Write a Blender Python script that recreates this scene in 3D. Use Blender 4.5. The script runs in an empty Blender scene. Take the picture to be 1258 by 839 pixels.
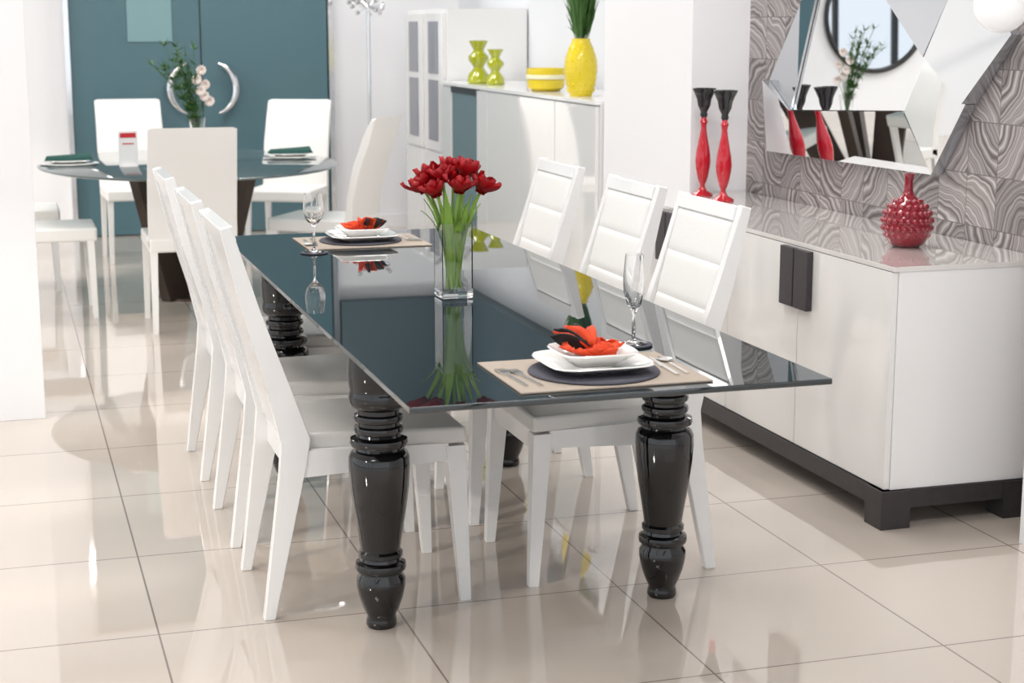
import bpy, bmesh, math, random
from mathutils import Vector, Matrix
random.seed(7)
S=bpy.context.scene
C=bpy.context.collection
# ---------------------------------------------------------------- materials
def mat(name,col,rough=.5,metal=0.,ior=1.5,trans=0.,coat=0.,emit=None,spec=None,bump=None,var=None):
    m=bpy.data.materials.new(name); m.use_nodes=True
    nt=m.node_tree; b=nt.nodes['Principled BSDF']
    b.inputs['Base Color'].default_value=(*col,1); b.inputs['Roughness'].default_value=rough
    b.inputs['Metallic'].default_value=metal; b.inputs['IOR'].default_value=ior
    b.inputs['Transmission Weight'].default_value=trans; b.inputs['Coat Weight'].default_value=coat
    b.inputs['Coat Roughness'].default_value=.03
    if emit: b.inputs['Emission Color'].default_value=(*emit[0],1); b.inputs['Emission Strength'].default_value=emit[1]
    if bump or var:
        tc=nt.nodes.new('ShaderNodeTexCoord'); n=nt.nodes.new('ShaderNodeTexNoise')
        nt.links.new(tc.outputs['Object'],n.inputs['Vector'])
        n.inputs['Scale'].default_value=(bump or var)[0]; n.inputs['Detail'].default_value=4
        if bump:
            bp=nt.nodes.new('ShaderNodeBump'); bp.inputs['Strength'].default_value=bump[1]; bp.inputs['Distance'].default_value=.002
            nt.links.new(n.outputs['Fac'],bp.inputs['Height']); nt.links.new(bp.outputs['Normal'],b.inputs['Normal'])
        if var:
            r=nt.nodes.new('ShaderNodeMix'); r.data_type='RGBA'
            r.inputs['A'].default_value=(*col,1); r.inputs['B'].default_value=(*var[1],1)
            nt.links.new(n.outputs['Fac'],r.inputs['Factor']); nt.links.new(r.outputs['Result'],b.inputs['Base Color'])
    return m
M={}
M['wall']=mat('wall_paint',(.83,.83,.85),.6)
M['wallgrey']=mat('wall_paint_grey',(.74,.75,.78),.6)
M['ceil']=mat('ceiling_paint',(.85,.85,.85),.7)
M['flagdark']=mat('dark_flag_paint',(.07,.10,.12),.5)  # for the added out-of-view panels that darken the tabletop reflection
M['lacq']=mat('white_lacquer',(.87,.865,.86),.2,coat=.5)
M['gloss']=mat('gloss_white',(.83,.82,.81),.05,coat=.9)
M['marble']=mat('pale_marble_top',(.80,.78,.765),.04,coat=1.,var=(9,(.66,.63,.61)))
M['leather']=mat('white_leather',(.86,.85,.83),.42,bump=(180,.25))
M['seat']=mat('seat_leather',(.74,.72,.69),.33,bump=(180,.2))
M['black']=mat('black_lacquer',(.003,.003,.004),.04,coat=.3,ior=1.5)
M['glassblack']=mat('black_glass',(.010,.018,.022),.008,ior=1.8)
M['darkwood']=mat('dark_wenge',(.020,.016,.018),.45,var=(30,(.04,.035,.035)))
M['handle']=mat('handle_textured',(.030,.026,.03),.5,var=(60,(.06,.052,.058)))
M['chrome']=mat('chrome',(.8,.8,.82),.12,1)
M['silver']=mat('silver_cutlery',(.75,.73,.7),.2,1)
M['mirror']=mat('mirror_glass',(.88,.90,.91),.005,1)
M['mirror2']=mat('mirror_glass_dim',(.66,.68,.71),.01,1)
M['mirredge']=mat('mirror_edge',(.55,.57,.6),.2,.8)
M['glass']=mat('clear_glass',(1,1,1),0.,ior=1.45,trans=1)
M['tealglass']=mat('table_glass_teal',(.28,.38,.40),.02,ior=1.55,trans=.85)
M['teal']=mat('teal_door',(.072,.150,.180),.3,var=(2,(.085,.165,.195)))
M['tealpane']=mat('door_pane',(.20,.34,.36),.3)
M['bronze']=mat('bronze_base',(.09,.06,.045),.4,.3,var=(8,(.05,.035,.03)))
M['redglass']=mat('red_glass',(.5,.0,.014),.05,coat=.6,ior=1.5)
M['redglass2']=mat('red_glass_dark',(.24,.001,.014),.09,coat=.5)
M['blackglass']=mat('black_glass_cup',(.004,.004,.008),.06,coat=.3)
M['yellow']=mat('yellow_ceramic',(.78,.60,.01),.25,coat=.4)
M['lime']=mat('lime_glass',(.40,.43,.0),.1,coat=1)
M['creamband']=mat('cream_band',(.9,.85,.6),.3)
M['porcelain']=mat('porcelain',(.88,.87,.85),.1,coat=1)
M['mat']=mat('placemat_linen',(.46,.39,.33),.85,bump=(400,.8),var=(250,(.37,.31,.255)))
M['charger']=mat('woven_charger',(.045,.045,.06),.8,bump=(300,1.),var=(120,(.09,.09,.12)))
M['orange']=mat('napkin_orange',(.80,.10,.015),.8,var=(25,(.62,.02,.008)))
M['blackcloth']=mat('napkin_black',(.012,.012,.012),.8)
M['greencloth']=mat('napkin_green',(.0,.06,.05),.7)
M['petal']=mat('tulip_petal',(.50,.005,.010),.45,var=(60,(.26,.0,.005)))
M['stem']=mat('tulip_stem',(.22,.42,.05),.45,var=(40,(.32,.5,.10)))
M['leaf']=mat('dark_leaf',(.05,.14,.03),.5,var=(40,(.10,.22,.05)))
M['pinkfl']=mat('cream_blossom',(.85,.74,.68),.5)
M['lampglobe']=mat('opal_globe',(.9,.9,.9),.15,emit=((1,1,1),.2))
M['paper']=mat('paper',(.88,.88,.88),.6)
M['redprint']=mat('red_print',(.6,.02,.03),.5)
M['greyglass']=mat('grey_cabinet_glass',(.22,.23,.27),.05)
M['cabglass']=mat('teal_cabinet_glass',(.16,.22,.24),.05)
M['frame']=mat('black_frame',(.02,.02,.02),.3)

def floor_mat():
    m=bpy.data.materials.new('floor_tiles'); m.use_nodes=True; nt=m.node_tree; b=nt.nodes['Principled BSDF']
    g=nt.nodes.new('ShaderNodeNewGeometry'); mp=nt.nodes.new('ShaderNodeMapping'); mp.vector_type='POINT'
    mp.inputs['Location'].default_value=(-.315+.612*20,-3.365+.645*20,0)
    br=nt.nodes.new('ShaderNodeTexBrick'); br.offset=0; br.squash=1
    br.inputs['Scale'].default_value=1; br.inputs['Mortar Size'].default_value=.0026; br.inputs['Mortar Smooth'].default_value=.1
    br.inputs['Brick Width'].default_value=.612; br.inputs['Row Height'].default_value=.645
    br.inputs['Color1'].default_value=(.59,.52,.46,1); br.inputs['Color2'].default_value=(.61,.54,.48,1)
    br.inputs['Mortar'].default_value=(.24,.205,.18,1)
    nt.links.new(g.outputs['Position'],mp.inputs['Vector']); nt.links.new(mp.outputs['Vector'],br.inputs['Vector'])
    nt.links.new(br.outputs['Color'],b.inputs['Base Color'])
    b.inputs['Roughness'].default_value=.025; b.inputs['IOR'].default_value=2.3
    n=nt.nodes.new('ShaderNodeTexNoise'); n.inputs['Scale'].default_value=3.5; nt.links.new(g.outputs['Position'],n.inputs['Vector'])
    bp=nt.nodes.new('ShaderNodeBump'); bp.inputs['Strength'].default_value=.04; bp.inputs['Distance'].default_value=.01
    nt.links.new(n.outputs['Fac'],bp.inputs['Height']); nt.links.new(bp.outputs['Normal'],b.inputs['Normal'])
    return m
M['floor']=floor_mat()
def pattern_mat():
    m=bpy.data.materials.new('veined_mosaic'); m.use_nodes=True; nt=m.node_tree; b=nt.nodes['Principled BSDF']; L=nt.links.new
    def N(t,**k):
        n=nt.nodes.new(t)
        for a,v in k.items(): setattr(n,a,v)
        return n
    g=N('ShaderNodeNewGeometry'); sx=N('ShaderNodeSeparateXYZ'); L(g.outputs['Position'],sx.inputs[0])
    cb=N('ShaderNodeCombineXYZ'); L(sx.outputs['Y'],cb.inputs[0]); L(sx.outputs['Z'],cb.inputs[1])
    sc=N('ShaderNodeVectorMath',operation='MULTIPLY'); L(cb.outputs[0],sc.inputs[0]); sc.inputs[1].default_value=(1/.17,1/.17,0)
    fl=N('ShaderNodeVectorMath',operation='FLOOR'); L(sc.outputs[0],fl.inputs[0])
    fr=N('ShaderNodeVectorMath',operation='FRACTION'); L(sc.outputs[0],fr.inputs[0])
    wn=N('ShaderNodeTexWhiteNoise',noise_dimensions='3D'); L(fl.outputs[0],wn.inputs[0])
    ctr=N('ShaderNodeVectorMath',operation='SUBTRACT'); L(fr.outputs[0],ctr.inputs[0]); ctr.inputs[1].default_value=(.5,.5,0)
    q=N('ShaderNodeMath',operation='MULTIPLY'); L(wn.outputs['Value'],q.inputs[0]); q.inputs[1].default_value=4
    q2=N('ShaderNodeMath',operation='FLOOR'); L(q.outputs[0],q2.inputs[0])
    q3=N('ShaderNodeMath',operation='MULTIPLY_ADD'); L(q2.outputs[0],q3.inputs[0]); q3.inputs[1].default_value=math.pi/2; q3.inputs[2].default_value=.15
    rot=N('ShaderNodeVectorRotate',rotation_type='Z_AXIS'); L(ctr.outputs[0],rot.inputs['Vector']); L(q3.outputs[0],rot.inputs['Angle'])
    off=N('ShaderNodeVectorMath',operation='MULTIPLY_ADD'); L(wn.outputs['Color'],off.inputs[0]); off.inputs[1].default_value=(.8,.5,0); L(rot.outputs[0],off.inputs[2])
    off2=N('ShaderNodeVectorMath',operation='ADD'); L(off.outputs[0],off2.inputs[0]); off2.inputs[1].default_value=(.15,.35,0)
    nz=N('ShaderNodeTexNoise'); nz.inputs['Scale'].default_value=1.3; nz.inputs['Detail'].default_value=2
    L(sc.outputs[0],nz.inputs['Vector'])
    nm=N('ShaderNodeVectorMath',operation='MULTIPLY_ADD'); L(nz.outputs['Color'],nm.inputs[0]); nm.inputs[1].default_value=(.40,.40,0); L(off2.outputs[0],nm.inputs[2])
    ln=N('ShaderNodeVectorMath',operation='LENGTH'); L(nm.outputs[0],ln.inputs[0])
    rr=N('ShaderNodeMath',operation='ADD'); L(ln.outputs['Value'],rr.inputs[0]); L(wn.outputs['Value'],rr.inputs[1])
    n1=N('ShaderNodeTexNoise',noise_dimensions='1D'); L(rr.outputs[0],n1.inputs['W']); n1.inputs['Scale'].default_value=10; n1.inputs['Detail'].default_value=3; n1.inputs['Roughness'].default_value=.6
    cr=N('ShaderNodeValToRGB'); L(n1.outputs['Fac'],cr.inputs[0])
    e=cr.color_ramp.elements; e[0].position=.30; e[0].color=(.105,.085,.083,1); e[1].position=.72; e[1].color=(.50,.47,.465,1)
    x=e.new(.44); x.color=(.20,.175,.172,1); x=e.new(.55); x.color=(.35,.32,.315,1)
    hv=N('ShaderNodeHueSaturation'); L(cr.outputs[0],hv.inputs['Color'])
    vv=N('ShaderNodeMath',operation='MULTIPLY_ADD'); L(wn.outputs['Value'],vv.inputs[0]); vv.inputs[1].default_value=.45; vv.inputs[2].default_value=.72; L(vv.outputs[0],hv.inputs['Value'])
    ab=N('ShaderNodeVectorMath',operation='ABSOLUTE'); L(ctr.outputs[0],ab.inputs[0]); s2=N('ShaderNodeSeparateXYZ'); L(ab.outputs[0],s2.inputs[0])
    mx=N('ShaderNodeMath',operation='MAXIMUM'); L(s2.outputs[0],mx.inputs[0]); L(s2.outputs[1],mx.inputs[1])
    gt=N('ShaderNodeMath',operation='GREATER_THAN'); L(mx.outputs[0],gt.inputs[0]); gt.inputs[1].default_value=.49
    mi=N('ShaderNodeMix',data_type='RGBA'); L(gt.outputs[0],mi.inputs['Factor']); L(hv.outputs[0],mi.inputs['A']); mi.inputs['B'].default_value=(.14,.12,.115,1)
    L(mi.outputs['Result'],b.inputs['Base Color']); b.inputs['Roughness'].default_value=.3
    return m
M['pattern']=pattern_mat()

# ---------------------------------------------------------------- builders
def empty(name,loc=(0,0,0),rot=0.):
    e=bpy.data.objects.new(name,None); e.empty_display_size=.05; C.objects.link(e); e.location=loc; e.rotation_euler=(0,0,rot); return e
def obj(name,bm,m,parent=None,smooth=None,loc=None,wn=False):
    me=bpy.data.meshes.new(name); bmesh.ops.recalc_face_normals(bm,faces=bm.faces); bm.to_mesh(me); bm.free()
    for x in (m if isinstance(m,list) else [m]): me.materials.append(x)
    if smooth:
        me.shade_smooth(); me.set_sharp_from_angle(angle=math.radians(smooth))
    o=bpy.data.objects.new(name,me); C.objects.link(o)
    if wn:
        w=o.modifiers.new('wn','WEIGHTED_NORMAL'); w.keep_sharp=True; w.weight=100
    if parent: o.parent=parent
    if loc: o.location=loc
    return o
def bm_hexa(bm,b,t):
    vs=[bm.verts.new(v) for v in list(b)+list(t)]
    for f in ((3,2,1,0),(4,5,6,7),(0,1,5,4),(1,2,6,5),(2,3,7,6),(3,0,4,7)): bm.faces.new([vs[i] for i in f])
    return vs
def bm_box(bm,x0,x1,y0,y1,z0,z1):
    return bm_hexa(bm,[(x0,y0,z0),(x1,y0,z0),(x1,y1,z0),(x0,y1,z0)],[(x0,y0,z1),(x1,y0,z1),(x1,y1,z1),(x0,y1,z1)])
def bev(bm,w,seg=2):
    if w: bmesh.ops.bevel(bm,geom=bm.edges[:],offset=w,segments=seg,profile=.7,affect='EDGES')
def box(name,x0,x1,y0,y1,z0,z1,m,parent=None,b=0,seg=2):
    bm=bmesh.new(); bm_box(bm,x0,x1,y0,y1,z0,z1); bev(bm,b,seg); return obj(name,bm,m,parent,smooth=50 if b else None,wn=bool(b))
def hexa(name,bq,tq,m,parent=None,b=0):
    bm=bmesh.new(); bm_hexa(bm,bq,tq); bev(bm,b); return obj(name,bm,m,parent,smooth=50 if b else None,wn=bool(b))
def prism_y(name,pts,y0,y1,m,parent=None,b=0):
    bm=bmesh.new(); a=[bm.verts.new((x,y0,z)) for x,z in pts]; c=[bm.verts.new((x,y1,z)) for x,z in pts]
    bm.faces.new(a); bm.faces.new(c[::-1]); n=len(pts)
    for i in range(n): bm.faces.new((a[i],c[i],c[(i+1)%n],a[(i+1)%n]))
    bev(bm,b,1); return obj(name,bm,m,parent)
def bm_lathe(bm,prof,seg=32,cx=0,cy=0,cz=0,sx=1,sy=1,rot=0):
    rings=[]
    for r,z in prof:
        if r<1e-5: rings.append([bm.verts.new((cx,cy,cz+z))])
        else: rings.append([bm.verts.new((cx+sx*r*math.cos(rot+2*math.pi*i/seg),cy+sy*r*math.sin(rot+2*math.pi*i/seg),cz+z)) for i in range(seg)])
    for A,B in zip(rings,rings[1:]):
        for i in range(seg):
            j=(i+1)%seg
            if len(A)==1 and len(B)==1: continue
            if len(A)==1: bm.faces.new((A[0],B[j],B[i]))
            elif len(B)==1: bm.faces.new((A[i],A[j],B[0]))
            else: bm.faces.new((A[i],A[j],B[j],B[i]))
    if len(rings[0])>1: bm.faces.new(rings[0][::-1])
    if len(rings[-1])>1: bm.faces.new(rings[-1])
def lathe(name,prof,m,parent=None,seg=36,smooth=40,loc=(0,0,0),**k):
    bm=bmesh.new(); bm_lathe(bm,prof,seg,*loc,**k); return obj(name,bm,m,parent,smooth=smooth)
def bm_tube(bm,pts,r,seg=8):
    pts=[Vector(p) for p in pts]; rs=r if isinstance(r,(list,tuple)) else [r]*len(pts); rings=[]
    for i,p in enumerate(pts):
        d=(pts[min(i+1,len(pts)-1)]-pts[max(i-1,0)]).normalized()
        u=d.cross(Vector((0,0,1)) if abs(d.z)<.95 else Vector((1,0,0))).normalized(); v=d.cross(u)
        if i and (u.dot(pu)<0): u=-u; v=-v
        pu=u
        rings.append([bm.verts.new(p+rs[i]*(u*math.cos(2*math.pi*k/seg)+v*math.sin(2*math.pi*k/seg))) for k in range(seg)])
    for A,B in zip(rings,rings[1:]):
        for i in range(seg): bm.faces.new((A[i],A[(i+1)%seg],B[(i+1)%seg],B[i]))
    bm.faces.new(rings[0][::-1]); bm.faces.new(rings[-1])
def bez(a,b,c,n=8):
    a,b,c=map(Vector,(a,b,c)); return [a*(1-t)**2+b*2*t*(1-t)+c*t*t for t in [i/n for i in range(n+1)]]
def bm_ball(bm,c,r,sub=2,s=(1,1,1)):
    bmesh.ops.create_icosphere(bm,subdivisions=sub,radius=r,matrix=Matrix.Translation(c)@Matrix.Diagonal((*s,1)))
def bm_petal(bm,base,out,up,L,W,cup=.35,curl=.2,n=6,m_=4,ruf=0):
    base=Vector(base); out=Vector(out).normalized(); up=Vector(up).normalized(); side=up.cross(out).normalized(); g=[]
    ph=random.uniform(0,6)
    for i in range(n+1):
        t=i/n; w=W*math.sin(math.pi*min(1,t*.85+.12))**.7; row=[]
        for j in range(m_+1):
            s=(j/m_-.5)*2
            p=base+up*(L*t+ruf*.6*t*math.cos(ph+5*s))+out*(L*cup*math.sin(t*math.pi*.75)+curl*L*max(0,t-.6)*1.5 - .25*W*s*s+ruf*t*math.sin(ph+s*4+t*5))+side*(s*w/2)
            row.append(bm.verts.new(p))
        g.append(row)
    for i in range(n):
        for j in range(m_): bm.faces.new((g[i][j],g[i][j+1],g[i+1][j+1],g[i+1][j]))

# ---------------------------------------------------------------- room
XR=3.04; YB=12.2; ZC=3.3
box('floor',-6,5,-5,YB+.2,-.1,0,M['floor'])
box('ceiling',-6,5,-5,YB+.2,ZC,ZC+.1,M['ceil'])
box('wall_right',XR,XR+.2,4.03,6.6,0,ZC,M['pattern'])
box('wall_pillar_right',2.78,XR+.2,6.45,7.5,0,ZC,M['wall'])
box('wall_right_far',3.35,3.55,7.5,YB,0,ZC,M['wallgrey'])
box('wall_back',-6,3.55,YB,YB+.2,0,ZC,M['wall'])
box('wall_pillar_left',-.75,.115,6.49,6.95,0,ZC,M['wall'],b=.004)
box('wall_column_near',2.81,3.3,3.2,4.025,0,ZC,M['wall'])
box('baseboard_back',2.42,3.34,YB-.02,YB,0,.09,M['wall'])
# unseen dark panels above frame, added so the glass tabletop reflects darker
box('reflection_flag_1',3.25,3.349,7.51,YB-.01,1.95,ZC-.01,M['flagdark'])
box('reflection_flag_2',2.40,3.24,YB-.10,YB-.005,2.05,ZC-.01,M['flagdark'])
def bays(name,axis,pos,a0,a1,n):
    e=empty(name)
    for i in range(n+1):
        t=a0+(a1-a0)*i/n
        if axis=='x': box('mullion',pos-.04,pos+.04,t-.04,t+.04,0,ZC,M['frame'],e)
        else: box('mullion',t-.04,t+.04,pos-.04,pos+.04,0,ZC,M['frame'],e)
    for z in (.0,2.4,ZC-.08):
        if axis=='x': box('rail',pos-.03,pos+.03,a0,a1,z,z+.07,M['frame'],e)
        else: box('rail',a0,a1,pos-.03,pos+.03,z,z+.07,M['frame'],e)
bays('window_1','x',-5.9,-4.9,YB-.1,9)
bays('window_2','y',-4.9,-5.8,4.9,6)
box('wall_front_right',4.9,5.0,-5,3.2,0,ZC,M['wall'])

# doors
d=empty('door_1',(0,0,0))
for i,(a,b_) in enumerate(((.515,1.415),(1.425,2.335))):
    box('leaf_%d'%(i+1),a,b_,YB-.06,YB-.005,.01,2.95,M['teal'],d,b=.004)
box('pane',.91,1.22,YB-.068,YB-.058,1.38,2.1,M['tealpane'],d)
for sx in (-1,1):
    bm=bmesh.new(); cx=1.42+sx*.075
    pts=[(cx+sx*.16*math.cos((t/10-1)*1.35),YB-.12,1.05+.18*math.sin((t/10-1)*1.35)) for t in range(21)]
    bm_tube(bm,pts,[.005+.024*math.cos((t/10-1)*1.45) for t in range(21)],10)
    for k in (3,17): bm_tube(bm,[pts[k],(pts[k][0],YB-.05,pts[k][2])],.008,8)
    obj('handle_%d'%(1 if sx>0 else 2),bm,M['chrome'],d,smooth=60)
box('frame_right',2.34,2.375,YB-.1,YB-.0,0,2.99,M['chrome'],d)
box('frame_left',.475,.51,YB-.1,YB-.0,0,2.99,M['chrome'],d)
box('frame_top',.475,2.375,YB-.1,YB-.0,2.96,2.99,M['chrome'],d)

# ---------------------------------------------------------------- dining table
T=empty('dining_table',(1.22,4.55,0))
x0,x1,y0,y1=.752-1.22,1.69-1.22,3.125-4.55,5.97-4.55
box('glass_top',x0,x1,y0,y1,.737,.75,M['glassblack'],T,b=.0015,seg=1)
LEG=[(.0,0),(.036,0),(.040,.008),(.038,.02),(.036,.03),(.046,.05),(.056,.08),(.062,.11),(.062,.130),(.055,.141),(.055,.147),(.063,.152),(.065,.160),(.063,.170),(.052,.176),(.050,.184),(.056,.188),(.056,.198),(.050,.204),(.053,.225),(.060,.27),(.068,.32),(.074,.37),(.077,.42),(.076,.445),(.070,.458),(.060,.464),(.058,.470),(.070,.474),(.073,.482),(.071,.492),(.056,.498),(.054,.504),(.060,.508),(.062,.515),(.060,.522),(.053,.526),(.053,.534),(.060,.538),(.062,.545),(.060,.552),(.053,.556),(.053,.566),(.066,.572),(.073,.584),(.074,.598),(.072,.610),(.070,.616),(.073,.625),(.076,.66),(.074,.70),(.071,.736),(0,.736)]
for i,(lx,ly) in enumerate(((.862,3.91),(1.628,3.91),(1.628,5.31),(.862,5.31))):
    lathe('leg_%d'%(i+1),LEG,M['black'],T,seg=48,loc=(lx-1.22,ly-4.55,0))
for n,a in (('rail_1',(-.36,-.34,-.55,.72)),('rail_2',(.385,.405,-.55,.72)),('rail_3',(-.36,.405,-.63,-.61)),('rail_4',(-.36,.405,.75,.77))):
    box(n,a[0],a[1],a[2],a[3],.705,.737,M['black'],T)

# ---------------------------------------------------------------- dining chairs (facing +x locally)
def dchair(loc,rot):
    e=empty('dining_chair',loc,rot); W=.221
    prof=[(-.282,0),(-.252,0),(-.165,.40),(-.150,.47),(-.205,.62),(-.268,.80),(-.335,1.019),(-.363,1.012),(-.314,.80),(-.256,.60),(-.222,.46),(-.232,.38)]
    for i,s in enumerate((-1,1)):
        a,b_=sorted((s*W,s*(W-.030))); prism_y('back_stile_%d'%(i+1),prof,a,b_,M['lacq'],e,b=.003)
        yo=s*W; yi=s*(W-.048); yb=s*(W-.026)
        ya,yb2=sorted((yo,yi)); yc,yd=sorted((yo,yb))
        hexa('front_leg_%d'%(i+1),[(.240,yc,0),(.268,yc,0),(.268,yd,0),(.240,yd,0)],[(.203,ya,.425),(.256,ya,.425),(.256,yb2,.425),(.203,yb2,.425)],M['lacq'],e,b=.003)
        a,b_=sorted((s*(W-.004),s*(W-.026))); prism_y('side_apron_%d'%(i+1),[(-.18,.37),(.21,.385),(.21,.432),(-.17,.44)],a,b_,M['lacq'],e)
    box('front_apron',.22,.248,-W+.04,W-.04,.375,.43,M['lacq'],e)
    box('rear_apron',-.20,-.175,-W+.03,W-.03,.37,.44,M['lacq'],e)
    A=Vector((-.20,.455)); B=Vector((-.347,1.009)); dd=(B-A); nn=Vector((dd.y,-dd.x)).normalized()
    def P(t,o): return A+dd*t+nn*o
    prism_y('back_shell',[tuple(P(0,-.010)),tuple(P(0,.010)),tuple(P(.995,.010)),tuple(P(.995,-.010))],-W+.03,W-.03,M['lacq'],e)
    prism_y('top_rail',[tuple(P(.93,-.013)),tuple(P(.93,.020)),tuple(P(1.005,.020)),tuple(P(1.005,-.013))],-W+.03,W-.03,M['lacq'],e,b=.003)
    ts=[.03,.26,.485,.71,.925]; pr=[]
    for k in range(4):
        for j in range(13):
            u=j/12; t=ts[k]+(ts[k+1]-ts[k])*u; o=.0172+.0026*(1-abs(2*u-1)**9)
            pr.append(P(t,o))
    ye=W-.034; bm=bmesh.new(); cols=[]
    for y,sh in ((-ye,-.006),(-ye+.006,-.001),(-ye+.02,0),(0,.001),(ye-.02,0),(ye-.006,-.001),(ye,-.006)):
        cols.append([bm.verts.new((p.x+nn.x*sh,y,p.y+nn.y*sh)) for p in pr]+[bm.verts.new((P(ts[4],.006).x,y,P(ts[4],.006).y)),bm.verts.new((P(ts[0],.006).x,y,P(ts[0],.006).y))])
    n=len(cols[0])
    for Aq,Bq in zip(cols,cols[1:]):
        for i in range(n): bm.faces.new((Aq[i],Aq[(i+1)%n],Bq[(i+1)%n],Bq[i]))
    bm.faces.new(cols[0][::-1]); bm.faces.new(cols[-1])
    obj('back_pad',bm,M['leather'],e,smooth=75)
    bm=bmesh.new(); bm_hexa(bm,[(-.18,-W+.034,.43),(.260,-W-.002,.43),(.260,W+.002,.43),(-.18,W-.034,.43)],[(-.17,-W+.036,.478),(.256,-W+.002,.474),(.256,W-.002,.474),(-.17,W-.036,.478)])
    bev(bm,.012,3); obj('seat_cushion',bm,M['seat'],e,smooth=60,wn=True)
    return e
for y in (4.245,4.87,5.62): dchair((.863,y,0),0)
for y in (4.29,4.88,5.62): dchair((1.575,y,0),math.pi)

# ---------------------------------------------------------------- sideboard
sb=empty('sideboard',(2.765,5.35,0))
def SB(n,a,b_,c,d_,e_,f_,m,bb=0): return box(n,a-2.765,b_-2.765,c-5.35,d_-5.35,e_,f_,m,sb,b=bb)
SB('carcass',2.51,XR-.004,4.26,6.44,.12,.785,M['lacq'],.002)
SB('top',2.49,XR-.004,4.255,6.44,.785,.80,M['marble'],.002)
ys=[4.262,4.86,5.41,5.96,6.438]
for i in range(4): SB('door_panel_%d'%(i+1),2.49,2.509,ys[i]+.002,ys[i+1]-.002,.122,.783,M['gloss'],.0015)
for i,c in enumerate((4.86,5.96)):
    SB('pull_%d'%(2*i+1),2.468,2.489,c-.098,c-.004,.585,.78,M['handle'],.002); SB('pull_%d'%(2*i+2),2.468,2.489,c+.004,c+.098,.585,.78,M['handle'],.002)
SB('plinth_front',2.482,2.56,4.252,6.43,.062,.119,M['darkwood']); SB('plinth_side',2.482,XR-.01,4.252,4.33,.062,.119,M['darkwood']); SB('plinth_back',2.95,XR-.01,4.27,6.43,.062,.119,M['darkwood'])
for i,(a,b_) in enumerate(((2.475,4.245),(2.90,4.245),(2.475,6.33),(2.90,6.33))): SB('foot_%d'%(i+1),a,a+.10,b_,b_+.10,0,.119,M['darkwood'],.002)

def candlestick(x,y,s):
    e=empty('candlestick',(x,y,.80))
    R=[(0,0),(.043,0),(.045,.004),(.040,.010),(.020,.020),(.011,.035),(.010,.045),(.016,.056),(.022,.075),(.030,.115),(.032,.14),(.029,.175),(.021,.215),(.014,.25),(.011,.275),(.013,.29),(.017,.297),(.012,.305),(.010,.318),(0,.318)]
    K=[(0,.314),(.012,.315),(.016,.325),(.013,.335),(.020,.348),(.026,.362),(.030,.385),(.040,.408),(.049,.425),(.049,.43),(.040,.43),(.028,.40),(0,.395)]
    lathe('red_stem',[(r,z*s) for r,z in R],M['redglass'],e); lathe('black_cup',[(r,z*s) for r,z in K],M['blackglass'],e)
candlestick(2.79,6.34,1.03); candlestick(2.78,6.11,1.03)
e=empty('red_bubble_vase',(2.765,4.66,.80))
prof=[(0,0),(.040,0),(.058,.012),(.074,.04),(.079,.075),(.074,.108),(.058,.135),(.034,.153),(.020,.165),(.015,.18),(.013,.21),(.017,.23),(.021,.235),(.015,.235),(.010,.215),(0,.20)]
lathe('body',prof,M['redglass2'],e)
bm=bmesh.new()
for i in range(1,9):
    th=math.pi*(i+.3)/10; z=.078-.078*math.cos(th); r=.079*math.sin(th); n=max(5,int(2*math.pi*r/.021))
    for k in range(n):
        a=2*math.pi*(k+.5*(i%2))/n; bm_ball(bm,(r*.96*math.cos(a),r*.96*math.sin(a),.002+z*.98),.0105,2)
obj('bubbles',bm,M['redglass2'],e,smooth=60)

# faceted mirror
e=empty('faceted_wall_mirror',(XR,5.4,0))
V=dict(A=(5.62,1.86),B=(6.17,1.28),C=(6.19,.99),D=(4.91,1.00),E=(4.72,1.245),F=(4.50,1.47),G=(5.95,1.167),H=(5.07,1.206),I=(4.94,1.39),J=(5.43,1.74),K=(4.74,1.74),L=(5.0,2.02))
facets=[('GHIJA',.015,-.02,'mirror'),('BGA',.06,.0,'mirror2'),('BCDHG',.0,-.13,'mirror'),('IHDE',-.06,-.05,'mirror'),('IEFK',-.09,.03,'mirror'),('IKLJ',-.04,.08,'mirror2'),('JLA',.05,.10,'mirror')]
for k,(s,ty,tz,mm) in enumerate(facets):
    pts=[V[c] for c in s]; cy=sum(p[0] for p in pts)/len(pts); cz=sum(p[1] for p in pts)/len(pts)
    bm=bmesh.new(); fr=[];bk=[]
    for y,z in pts:
        y2=y+(cy-y)*.010; z2=z+(cz-z)*.010
        fr.append(bm.verts.new((-.055+ty*(y-cy)+tz*(z-cz),y2-5.4,z2))); bk.append(bm.verts.new((-.002,y2-5.4,z2)))
    bm.faces.new(fr); bm.faces.new(bk[::-1]); n=len(pts)
    for i in range(n):
        f=bm.faces.new((fr[i],bk[i],bk[(i+1)%n],fr[(i+1)%n])); f.material_index=1
    obj('facet_%d'%(k+1),bm,[M[mm],M['mirredge']],e)

e=empty('globe_pendant_lamp',(2.80,4.25,1.555))
bm=bmesh.new(); bmesh.ops.create_uvsphere(bm,u_segments=32,v_segments=20,radius=.08); obj('globe',bm,M['lampglobe'],e,smooth=80)
lathe('cap',[(0,.07),(.02,.07),(.02,.11),(.004,.115),(0,.115)],M['chrome'],e)
bm=bmesh.new(); bm_tube(bm,[(0,0,.11),(0,0,ZC-1.555)],.003); obj('cord',bm,M['chrome'],e)

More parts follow.
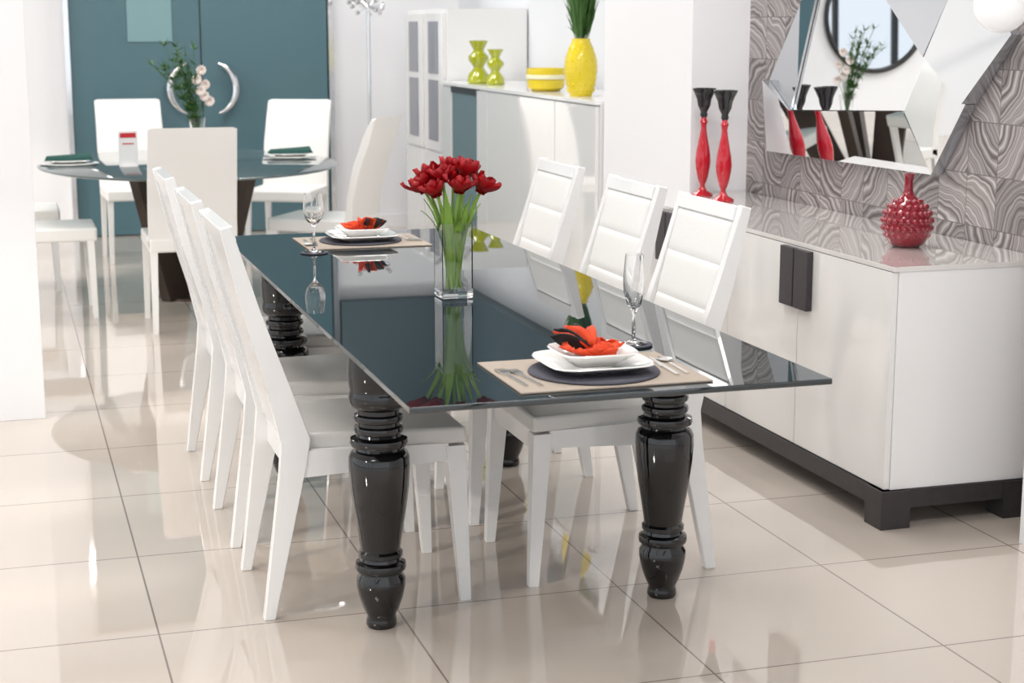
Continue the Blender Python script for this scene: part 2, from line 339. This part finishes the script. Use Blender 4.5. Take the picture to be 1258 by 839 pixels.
# ---------------------------------------------------------------- table settings
def cutlery(e,x,y,kind,rot):
    bm=bmesh.new()
    if kind=='fork':
        bm_box(bm,x-.004,x+.004,y-.09,y+.02,0,.003); bm_hexa(bm,[(x-.004,y+.02,0),(x+.004,y+.02,0),(x+.011,y+.045,0),(x-.011,y+.045,0)],[(x-.004,y+.02,.003),(x+.004,y+.02,.003),(x+.011,y+.045,.004),(x-.011,y+.045,.004)])
        for k in range(4): bm_box(bm,x-.011+k*.0063,x-.0075+k*.0063,y+.044,y+.085,.001,.004)
    elif kind=='knife':
        bm_box(bm,x-.005,x+.005,y-.10,y-.01,0,.004); bm_hexa(bm,[(x-.007,y-.01,0),(x+.007,y-.01,0),(x+.009,y+.07,0),(x+.002,y+.10,0)],[(x-.007,y-.01,.003),(x+.007,y-.01,.003),(x+.009,y+.07,.003),(x+.002,y+.10,.003)])
    else:
        bm_box(bm,x-.004,x+.004,y-.09,y+.04,0,.003); bm_lathe(bm,[(0,0),(.014,.001),(.018,.005),(.012,.003),(0,.002)],20,x,y+.06,0,1,1.5)
    bmesh.ops.rotate(bm,verts=bm.verts,cent=(x,y,0),matrix=Matrix.Rotation(rot,3,'Z'))
    o=obj(kind,bm,M['silver'],e); o.location.z=.0035
def sqplate(bm,h,r0,r1,z0,rot):
    def ring(r,z,p=5):
        out=[]
        for i in range(40):
            a=2*math.pi*i/40; c,s=math.cos(a),math.sin(a); k=(abs(c)**p+abs(s)**p)**(-1/p)
            out.append(bm.verts.new((r*k*c,r*k*s,z)))
        return out
    rs=[ring(r0,z0),ring(r1,z0+h),ring(r1-.002,z0+h+.003),ring(r1*.82,z0+h*.75),ring(r0*.9,z0+.005)]
    for A,B in zip(rs,rs[1:]):
        for i in range(40): bm.faces.new((A[i],A[(i+1)%40],B[(i+1)%40],B[i]))
    bm.faces.new(rs[0][::-1]); bm.faces.new(rs[-1])
def napkin(e,z,main,second):
    bm=bmesh.new()
    for k in range(9):
        a=k*2*math.pi/9+.3; t=.5+.5*random.random()
        bm_petal(bm,(.012*math.cos(a),.012*math.sin(a),z),(math.cos(a),math.sin(a),.0),(math.cos(a)*.9,math.sin(a)*.9,.25+.2*t),.064,.06,cup=.12,curl=-.1,ruf=.004)
    for k in range(3):
        bm_petal(bm,(-.005,.01,z+.006+.006*k),(-.5,.6,.4),(-.7+.5*k,.65,.40-.1*k),.078,.055,cup=.2,curl=.1,ruf=.004)
    ob=obj('napkin_folds',bm,M[main],e,smooth=70)
    so=ob.modifiers.new('s','SOLIDIFY'); so.thickness=.0035
    bm=bmesh.new()
    for k in range(3):
        bm_petal(bm,(-.01,.005+.01*k,z+.016),(-.3,.7,.3),(-.85+.45*k,.5,.22),.078,.040,cup=.2,curl=.05)
    ob=obj('napkin_inner',bm,M[second],e,smooth=70); so=ob.modifiers.new('s','SOLIDIFY'); so.thickness=.003
    bm=bmesh.new(); n=60; lo=[];hi=[]
    for i in range(n+1):
        t=i/n; a=t*6*math.pi; r=.004+.022*t
        lo.append(bm.verts.new((.018+r*math.cos(a),-.028+r*math.sin(a),z+.004))); hi.append(bm.verts.new((.018+1.15*r*math.cos(a),-.028+1.15*r*math.sin(a),z+.034-.012*t)))
    for i in range(n): bm.faces.new((lo[i],lo[i+1],hi[i+1],hi[i]))
    ob=obj('napkin_rose',bm,M[main],e,smooth=70); so=ob.modifiers.new('s','SOLIDIFY'); so.thickness=.002
def setting(x,y,rot,main,second,z=.751):
    e=empty('place_setting',(x,y,z),rot)
    box('placemat',-.215,.215,-.165,.165,0,.003,M['mat'],e)
    zz=.0035
    lathe('charger',[(0,0),(.142,0),(.145,.003),(.142,.006),(0,.006)],M['charger'],e,seg=56,loc=(.0,-.01,zz))
    bm=bmesh.new(); sqplate(bm,.020,.075,.118,zz+.006,0); obj('plate',bm,M['porcelain'],e,smooth=50)
    bm=bmesh.new(); sqplate(bm,.030,.05,.088,zz+.018,0); ob=obj('bowl',bm,M['porcelain'],e,smooth=50)
    napkin(e,zz+.036,main,second)
    cutlery(e,-.19,-.02,'fork',.05); cutlery(e,-.162,-.03,'fork',.08); cutlery(e,.165,0,'knife',-.05); cutlery(e,.192,0,'spoon',-.05)
    return e
setting(1.215,3.335,0,'orange','blackcloth')
setting(1.195,5.655,math.pi,'orange','blackcloth')
def coaster(x,y,z=.751):
    lathe('glass_coaster',[(0,0),(.045,0),(.046,.002),(.045,.004),(0,.004)],M['charger'],None,loc=(0,0,0)).location=(x,y,z)
def flute(x,y,z,s,kind='flute'):
    if kind=='flute': P=[(0,0),(.034,0),(.034,.002),(.012,.006),(.0045,.012),(.004,.07),(.008,.082),(.018,.10),(.026,.13),(.028,.16),(.025,.20),(.023,.225),(.0215,.225),(.0235,.20),(.026,.16),(.024,.13),(.016,.104),(.006,.09),(0,.088)]
    else: P=[(0,0),(.035,0),(.035,.002),(.012,.006),(.0045,.012),(.004,.085),(.010,.095),(.028,.115),(.036,.14),(.035,.17),(.030,.205),(.0285,.205),(.0335,.17),(.0345,.14),(.026,.117),(.008,.10),(0,.098)]
    o=lathe('champagne_flute' if kind=='flute' else 'wine_glass',[(r*s,h*s) for r,h in P],M['glass'],None,seg=32,smooth=60); o.location=(x,y,z)
coaster(1.415,3.60); flute(1.415,3.60,.7555,.95)
coaster(.985,5.42); flute(.985,5.42,.7555,.95,'wine')

# tulips in vase
e=empty('tulip_vase',(1.195,4.42,.751))
w=.044*1.414
lathe('vase_glass',[(0,0),(w*.96,0),(w,.004),(w,.21),(w*.93,.21),(w*.93,.02),(0,.02)],M['glass'],e,seg=4,smooth=None,rot=math.pi/4+.0)
rt=Vector((.9554,-.2953,0)); fw=Vector((.2953,.9554,0))
fl=[(-.078,.0,.320),(-.026,-.02,.350),(.034,.01,.357),(.076,.0,.318),(.018,-.035,.322),(-.043,-.03,.312),(.0,.04,.360),(-.052,.04,.338)]
bs=bmesh.new(); bp=bmesh.new(); bl=bmesh.new()
for i,(a,b_,h) in enumerate(fl):
    top=rt*a+fw*b_+Vector((0,0,h-.025)); ang=i*2.4
    bot=Vector((.020*math.cos(ang),.020*math.sin(ang),.024)); mid=Vector((bot.x*.3+top.x*.35,bot.y*.3+top.y*.35,.20))
    bm_tube(bs,bez(bot,mid,top,9),.0042,8)
    ax=(top-mid).normalized(); u=ax.cross(Vector((0,1,.1))).normalized(); v=ax.cross(u)
    for ringn,(n,L,W,cup,cu,op) in enumerate(((6,.053,.042,.48,.30,.30),(6,.052,.038,.32,.12,.08),(6,.046,.029,.15,-.02,-.02))):
        for k in range(n):
            th=2*math.pi*(k+.5*ringn)/n+random.uniform(-.2,.2); o=u*math.cos(th)+v*math.sin(th)
            bm_petal(bp,top-ax*.004,o,(ax+o*(op+random.uniform(-.05,.2))).normalized(),L*random.uniform(.85,1.15),W,cup,cu,ruf=.0035)
for k in range(15):
    ang=k*2.4+.5; out=Vector((math.cos(ang),math.sin(ang),0)); a=out*.015+Vector((0,0,.03))
    c=out*random.uniform(.045,.09)+Vector((0,0,random.uniform(.23,.33))); b2=out*.015+Vector((0,0,.2)); pts=bez(a,b2,c,9)
    side=Vector((-math.sin(ang),math.cos(ang),0)); prev=None
    for i,p in enumerate(pts):
        t=i/9; ww=.013*math.sin(math.pi*min(1,.15+t*.85))+.0005
        row=[bl.verts.new(p-side*ww+out*.003),bl.verts.new(p),bl.verts.new(p+side*ww+out*.003)]
        if prev:
            for j in range(2): bl.faces.new((prev[j],prev[j+1],row[j+1],row[j]))
        prev=row
obj('stems',bs,M['stem'],e,smooth=60); ob=obj('blooms',bp,M['petal'],e,smooth=80); obj('leaves',bl,M['stem'],e,smooth=80)

# ---------------------------------------------------------------- background dining set
R=empty('round_glass_table',(1.0,9.3,0))
lathe('glass_top',[(0,.735),(.80,.735),(.81,.74),(.81,.745),(.80,.75),(0,.75)],M['tealglass'],R,seg=72,sy=1.28,sx=1.0)
bm=bmesh.new()
for ang,l in ((.5,.42),(2.2,.42),(3.9,.42),(5.3,.42)):
    c,s=math.cos(ang),math.sin(ang); n_=(-s,c)
    def q(r,z,w,t): return [(c*(r-t)-n_[0]*w,s*(r-t)-n_[1]*w,z),(c*(r+t)-n_[0]*w,s*(r+t)-n_[1]*w,z),(c*(r+t)+n_[0]*w,s*(r+t)+n_[1]*w,z),(c*(r-t)+n_[0]*w,s*(r-t)+n_[1]*w,z)]
    bm_hexa(bm,q(.14,0,.03,.09),q(.36,.734,.03,.11))
obj('splayed_base',bm,M['bronze'],R)
lathe('base_disc',[(0,0),(.2,0),(.2,.012),(0,.012)],M['bronze'],R)
def lchair(loc,rot):
    e=empty('leather_dining_chair',loc,rot); W=.215
    for i,s in enumerate((-1,1)):
        for j,(xb,xt) in enumerate(((-.24,-.22),(.235,.225))):
            hexa('leg_%d'%(2*i+j+1),[(xb-.013,s*W*.93-.013,0),(xb+.013,s*W*.93-.013,0),(xb+.013,s*W*.93+.013,0),(xb-.013,s*W*.93+.013,0)],[(xt-.018,s*W*.9-.018,.42),(xt+.018,s*W*.9-.018,.42),(xt+.018,s*W*.9+.018,.42),(xt-.018,s*W*.9+.018,.42)],M['lacq'],e)
    box('seat',-.24,.26,-W,W,.40,.47,M['leather'],e,b=.015,seg=3)
    prof=[(-.225,.42),(-.18,.44),(-.20,.60),(-.235,.75),(-.29,.90),(-.345,1.01),(-.375,1.015),(-.345,.90),(-.285,.74),(-.245,.58)]
    n=10; bm=bmesh.new(); rings=[]
    for y,k in ((-W,.0),(-W+.02,1),(0,1),(W-.02,1),(W,0)):
        rings.append([bm.verts.new((x+(0.006 if (k==0 and i>5) else 0)-(0.006 if (k==0 and i<=5) else 0),y*(1 if z<.9 else .985),z-(0 if k else .008))) for i,(x,z) in enumerate(prof)])
    for A,B in zip(rings,rings[1:]):
        for i in range(n): bm.faces.new((A[i],A[(i+1)%n],B[(i+1)%n],B[i]))
    bm.faces.new(rings[0][::-1]); bm.faces.new(rings[-1])
    obj('back',bm,M['leather'],e,smooth=60)
lchair((.89,8.42,0),math.pi/2)
lchair((1.70,8.95,0),math.radians(147))
lchair((1.76,10.6,0),math.radians(-115))
lchair((.84,10.95,0),math.radians(-88))
lchair((.20,8.95,0),0)
lchair((.05,9.9,0),0)
def flat_setting(x,y,m):
    e=empty('place_setting',(x,y,.751),0)
    lathe('charger',[(0,0),(.15,0),(.16,.006),(.15,.008),(0,.008)],M['porcelain'],e)
    lathe('plate',[(0,.008),(.08,.008),(.12,.022),(.118,.024),(.07,.014),(0,.014)],M['porcelain'],e)
    bm=bmesh.new(); bm_hexa(bm,[(-.13,-.05,.022),(.13,-.05,.022),(.13,.05,.022),(-.13,.05,.022)],[(-.12,-.03,.05),(.11,-.04,.045),(.12,.03,.06),(-.11,.04,.04)]); bev(bm,.01,2); obj('napkin',bm,M[m],e,smooth=60)
flat_setting(.36,9.35,'greencloth'); flat_setting(1.60,9.5,'greencloth')
e=empty('sign_card',(.66,9.09,.751),.1)
box('card',-.05,.05,-.004,.004,0,.19,M['paper'],e); box('header',-.042,.042,-.006,-.004,.155,.18,M['redprint'],e); box('text_line_1',-.03,.03,-.006,-.004,.12,.126,M['redprint'],e); box('foot',-.04,.04,-.03,.03,0,.004,M['paper'],e)
e=empty('flower_vase',(1.06,9.35,.751))
lathe('vase_glass',[(0,0),(.035,0),(.04,.01),(.032,.10),(.045,.24),(.042,.24),(.029,.10),(.035,.015),(0,.012)],M['glass'],e)
bm=bmesh.new(); bf=bmesh.new(); bfl=bmesh.new()
for k in range(16):
    a=random.uniform(0,6.28); tip=Vector((-.13+random.uniform(-.12,.12),random.uniform(-.1,.1),random.uniform(.42,.64)))
    pts=bez((0,0,.02),(0,0,.3),tip,8); bm_tube(bm,pts,.002,5)
    for p in pts[3:]:
        for q in range(8):
            dr=Vector((random.uniform(-1,1),random.uniform(-1,1),random.uniform(-.3,1))).normalized()
            sd=dr.cross(Vector((0,.3,1))).normalized()*.005
            f=[bf.verts.new(p-sd),bf.verts.new(p+dr*.055),bf.verts.new(p+sd)]; bf.faces.new(f)
for p in ((.03,0,.50),(.05,.02,.42),(.0,-.03,.45),(.04,-.02,.36),(.07,0,.33),(.02,-.03,.39)):
    bm_tube(bm,bez((0,0,.02),(0,0,.25),p,6),.002,5)
    for k in range(10):
        th=k*.63; o=Vector((math.cos(th),-.3+.2*math.sin(th*2),math.sin(th))); bm_petal(bfl,p,(0,-1,.2),o,.030,.027,.3,.2)
obj('stems',bm,M['leaf'],e); obj('foliage',bf,M['leaf'],e); obj('blossoms',bfl,M['pinkfl'],e,smooth=80)

e=empty('crystal_floor_lamp',(2.53,11.6,0))
lathe('base',[(0,0),(.15,0),(.15,.015),(.02,.03),(0,.03)],M['chrome'],e)
bm=bmesh.new(); bm_tube(bm,[(0,0,.02),(0,0,1.62)],.012,12); obj('pole',bm,M['chrome'],e,smooth=60)
bm=bmesh.new()
for k in range(34):
    a=k*2.4; r=.05+.09*math.sqrt(k/34); z=1.62+.10*random.random()+.06*math.sin(k); p=(r*math.cos(a),r*math.sin(a),z); bm_ball(bm,p,.018,1); bm_tube(bm,[(0,0,1.62),p],.002,4)
obj('crystals',bm,M['chrome'],e)

# ---------------------------------------------------------------- white cabinets
e=empty('white_display_sideboard',(3.04,9.1,0))
def CB(n,a,b_,c,d_,e_,f_,m,bb=0): return box(n,a-3.04,b_-3.04,c-9.1,d_-9.1,e_,f_,m,e,b=bb)
CB('carcass',2.77,3.24,7.52,10.45,.08,1.12,M['lacq']); CB('top',2.745,3.24,7.52,10.46,1.12,1.14,M['lacq'],.002); CB('plinth',2.80,3.24,7.54,10.4,0,.08,M['wallgrey'])
yy=[7.53,8.15,8.77,9.39,9.62,10.2,10.45]
for i in range(6):
    if i==4:
        CB('glass_door',2.752,2.769,yy[i]+.02,yy[i+1]-.02,.14,1.08,M['cabglass'])
        CB('glass_frame_top',2.748,2.769,yy[i],yy[i+1],1.08,1.118,M['frame']); CB('glass_shelf',2.748,2.753,yy[i]+.02,yy[i+1]-.02,.6,.62,M['lacq'])
        continue
    CB('door_%d'%(i+1),2.75,2.769,yy[i]+.004,yy[i+1]-.004,.085,1.112,M['gloss'],.002)
e=empty('tall_glass_cabinet',(3.07,11.05,0))
def TC(n,a,b_,c,d_,e_,f_,m,bb=0): return box(n,a-3.07,b_-3.07,c-11.05,d_-11.05,e_,f_,m,e,b=bb)
TC('carcass',2.80,3.34,10.47,11.56,0,1.60,M['lacq'],.003)
for i,(a,b_) in enumerate(((10.50,10.98),(11.04,11.52))):
    TC('door_frame_%d'%(i+1),2.775,2.799,a,b_,.68,1.57,M['gloss']); TC('pane_%d'%(i+1),2.770,2.776,a+.12,b_-.12,.74,1.14,M['greyglass']); TC('upper_pane_%d'%(i+1),2.770,2.776,a+.12,b_-.12,1.18,1.52,M['greyglass'])
    TC('lower_door_%d'%(i+1),2.775,2.799,a,b_,.05,.66,M['gloss'])
e=empty('yellow_plant_vase',(2.86,8.06,1.14))
lathe('vase',[(0,0),(.055,0),(.068,.03),(.082,.10),(.085,.15),(.078,.20),(.060,.25),(.046,.275),(.046,.29),(.040,.29),(.040,.26),(0,.25)],M['yellow'],e)
bm=bmesh.new()
for i in range(8):
    for k in range(14):
        a=2*math.pi*(k+.5*(i%2))/14; z=.03+i*.03; r=.060+.019*math.sin(min(1,z/.16)*1.57) if z<.17 else .078-.35*(z-.17)**1.15*1.2
        bm_ball(bm,(r*math.cos(a),r*math.sin(a),z),.009,1)
obj('dimples',bm,M['yellow'],e,smooth=60)
bf=bmesh.new()
for k in range(420):
    a=random.uniform(0,6.28); r=random.uniform(.0,.035); h=random.uniform(.35,.62); lean=random.uniform(0,.085)*(h/.6)
    b0=Vector((r*math.cos(a),r*math.sin(a),.26+random.uniform(0,.12))); t=Vector((math.cos(a)*(r+lean),math.sin(a)*(r+lean),h)); sd=Vector((-math.sin(a+.8),math.cos(a+.8),0))*.005; m_=(b0+t)/2+Vector((0,0,.01))
    v=[bf.verts.new(x) for x in (b0,m_-sd,t,m_+sd)]; bf.faces.new(v)
obj('foliage',bf,M['leaf'],e)
e=empty('yellow_bowl_stack',(2.89,8.72,1.14))
lathe('lower_bowl',[(0,0),(.075,0),(.10,.02),(.105,.06),(.10,.065),(.095,.06),(0,.05)],M['yellow'],e)
lathe('upper_bowl',[(0,.062),(.10,.066),(.108,.085),(.106,.125),(.10,.125),(.098,.09),(0,.08)],[M['yellow']],e); lathe('band',[(.1075,.066),(.110,.07),(.110,.085),(.1085,.09)],M['creamband'],e)
def hour(x,y,s,n):
    e=empty('lime_candle_holder',(x,y,1.14))
    lathe('body',[(0,0),(.06*s,0),(.068*s,.01*s),(.062*s,.05*s),(.035*s,.085*s),(.03*s,.095*s),(.042*s,.115*s),(.06*s,.14*s),(.06*s,.16*s),(.04*s,.18*s),(.03*s,.195*s),(.042*s,.22*s),(.058*s,.25*s),(.05*s,.25*s),(.03*s,.215*s),(0,.21*s)],M['lime'],e)
hour(2.86,9.95,1.05,1); hour(2.90,9.72,.85,2)

e=empty('round_wall_mirror',(-.62,YB,1.42))
bm=bmesh.new(); pts=[(.44*math.cos(a*math.pi/30),-.03,.44*math.sin(a*math.pi/30)) for a in range(61)]; bm_tube(bm,pts,.02,8); obj('rim',bm,M['frame'],e,smooth=60)
bm=bmesh.new(); bmesh.ops.create_circle(bm,cap_ends=True,segments=60,radius=.43,matrix=Matrix.Translation((0,-.02,0))@Matrix.Rotation(math.pi/2,4,'X')); obj('pane',bm,M['mirror2'],e)

# ---------------------------------------------------------------- lights
def area(name,loc,sx,sy,power,col=(1,1,1),rot=(0,0,0)):
    l=bpy.data.lights.new(name,'AREA'); l.shape='RECTANGLE'; l.size=sx; l.size_y=sy; l.energy=power; l.color=col
    o=bpy.data.objects.new(name,l); C.objects.link(o); o.location=loc; o.rotation_euler=rot; return o
for i,(x,y) in enumerate(((-1.5,1),(1.5,1.5),(.3,4.2),(2.1,5.0),(-1.5,6),(1.8,8.2),(.3,9.5),(-2,10.5),(2.3,10.8))):
    area('overhead_fill',(x,y,ZC-.02),1.2,.6,36,(1,.98,.95))  # added overhead fill to brighten the room, no fixtures known there
w=bpy.data.worlds.new('World'); S.world=w; w.use_nodes=True; nt=w.node_tree
bg=nt.nodes['Background']; bg.inputs[0].default_value=(.91,.955,1,1); bg.inputs[1].default_value=1.5
l=bpy.data.lights.new('sun','SUN'); l.energy=1.3; l.angle=math.radians(3); l.color=(1,.93,.82)
o=bpy.data.objects.new('sun',l); C.objects.link(o); o.location=(-9,-2,6)
o.rotation_euler=Vector((.86,.42,-.36)).to_track_quat('-Z','Y').to_euler()
# ---------------------------------------------------------------- camera
cam=bpy.data.cameras.new('Camera'); cam.lens=58.09; cam.sensor_width=36; cam.clip_end=100
cam.dof.use_dof=True; cam.dof.focus_distance=4.5; cam.dof.aperture_fstop=5.6
co=bpy.data.objects.new('Camera',cam); C.objects.link(co); co.location=(0,0,1.5)
co.rotation_euler=(math.radians(90-10.861),0,math.radians(-17.178))
S.camera=co
S.view_settings.view_transform='Standard'; S.view_settings.look='None'; S.view_settings.exposure=0
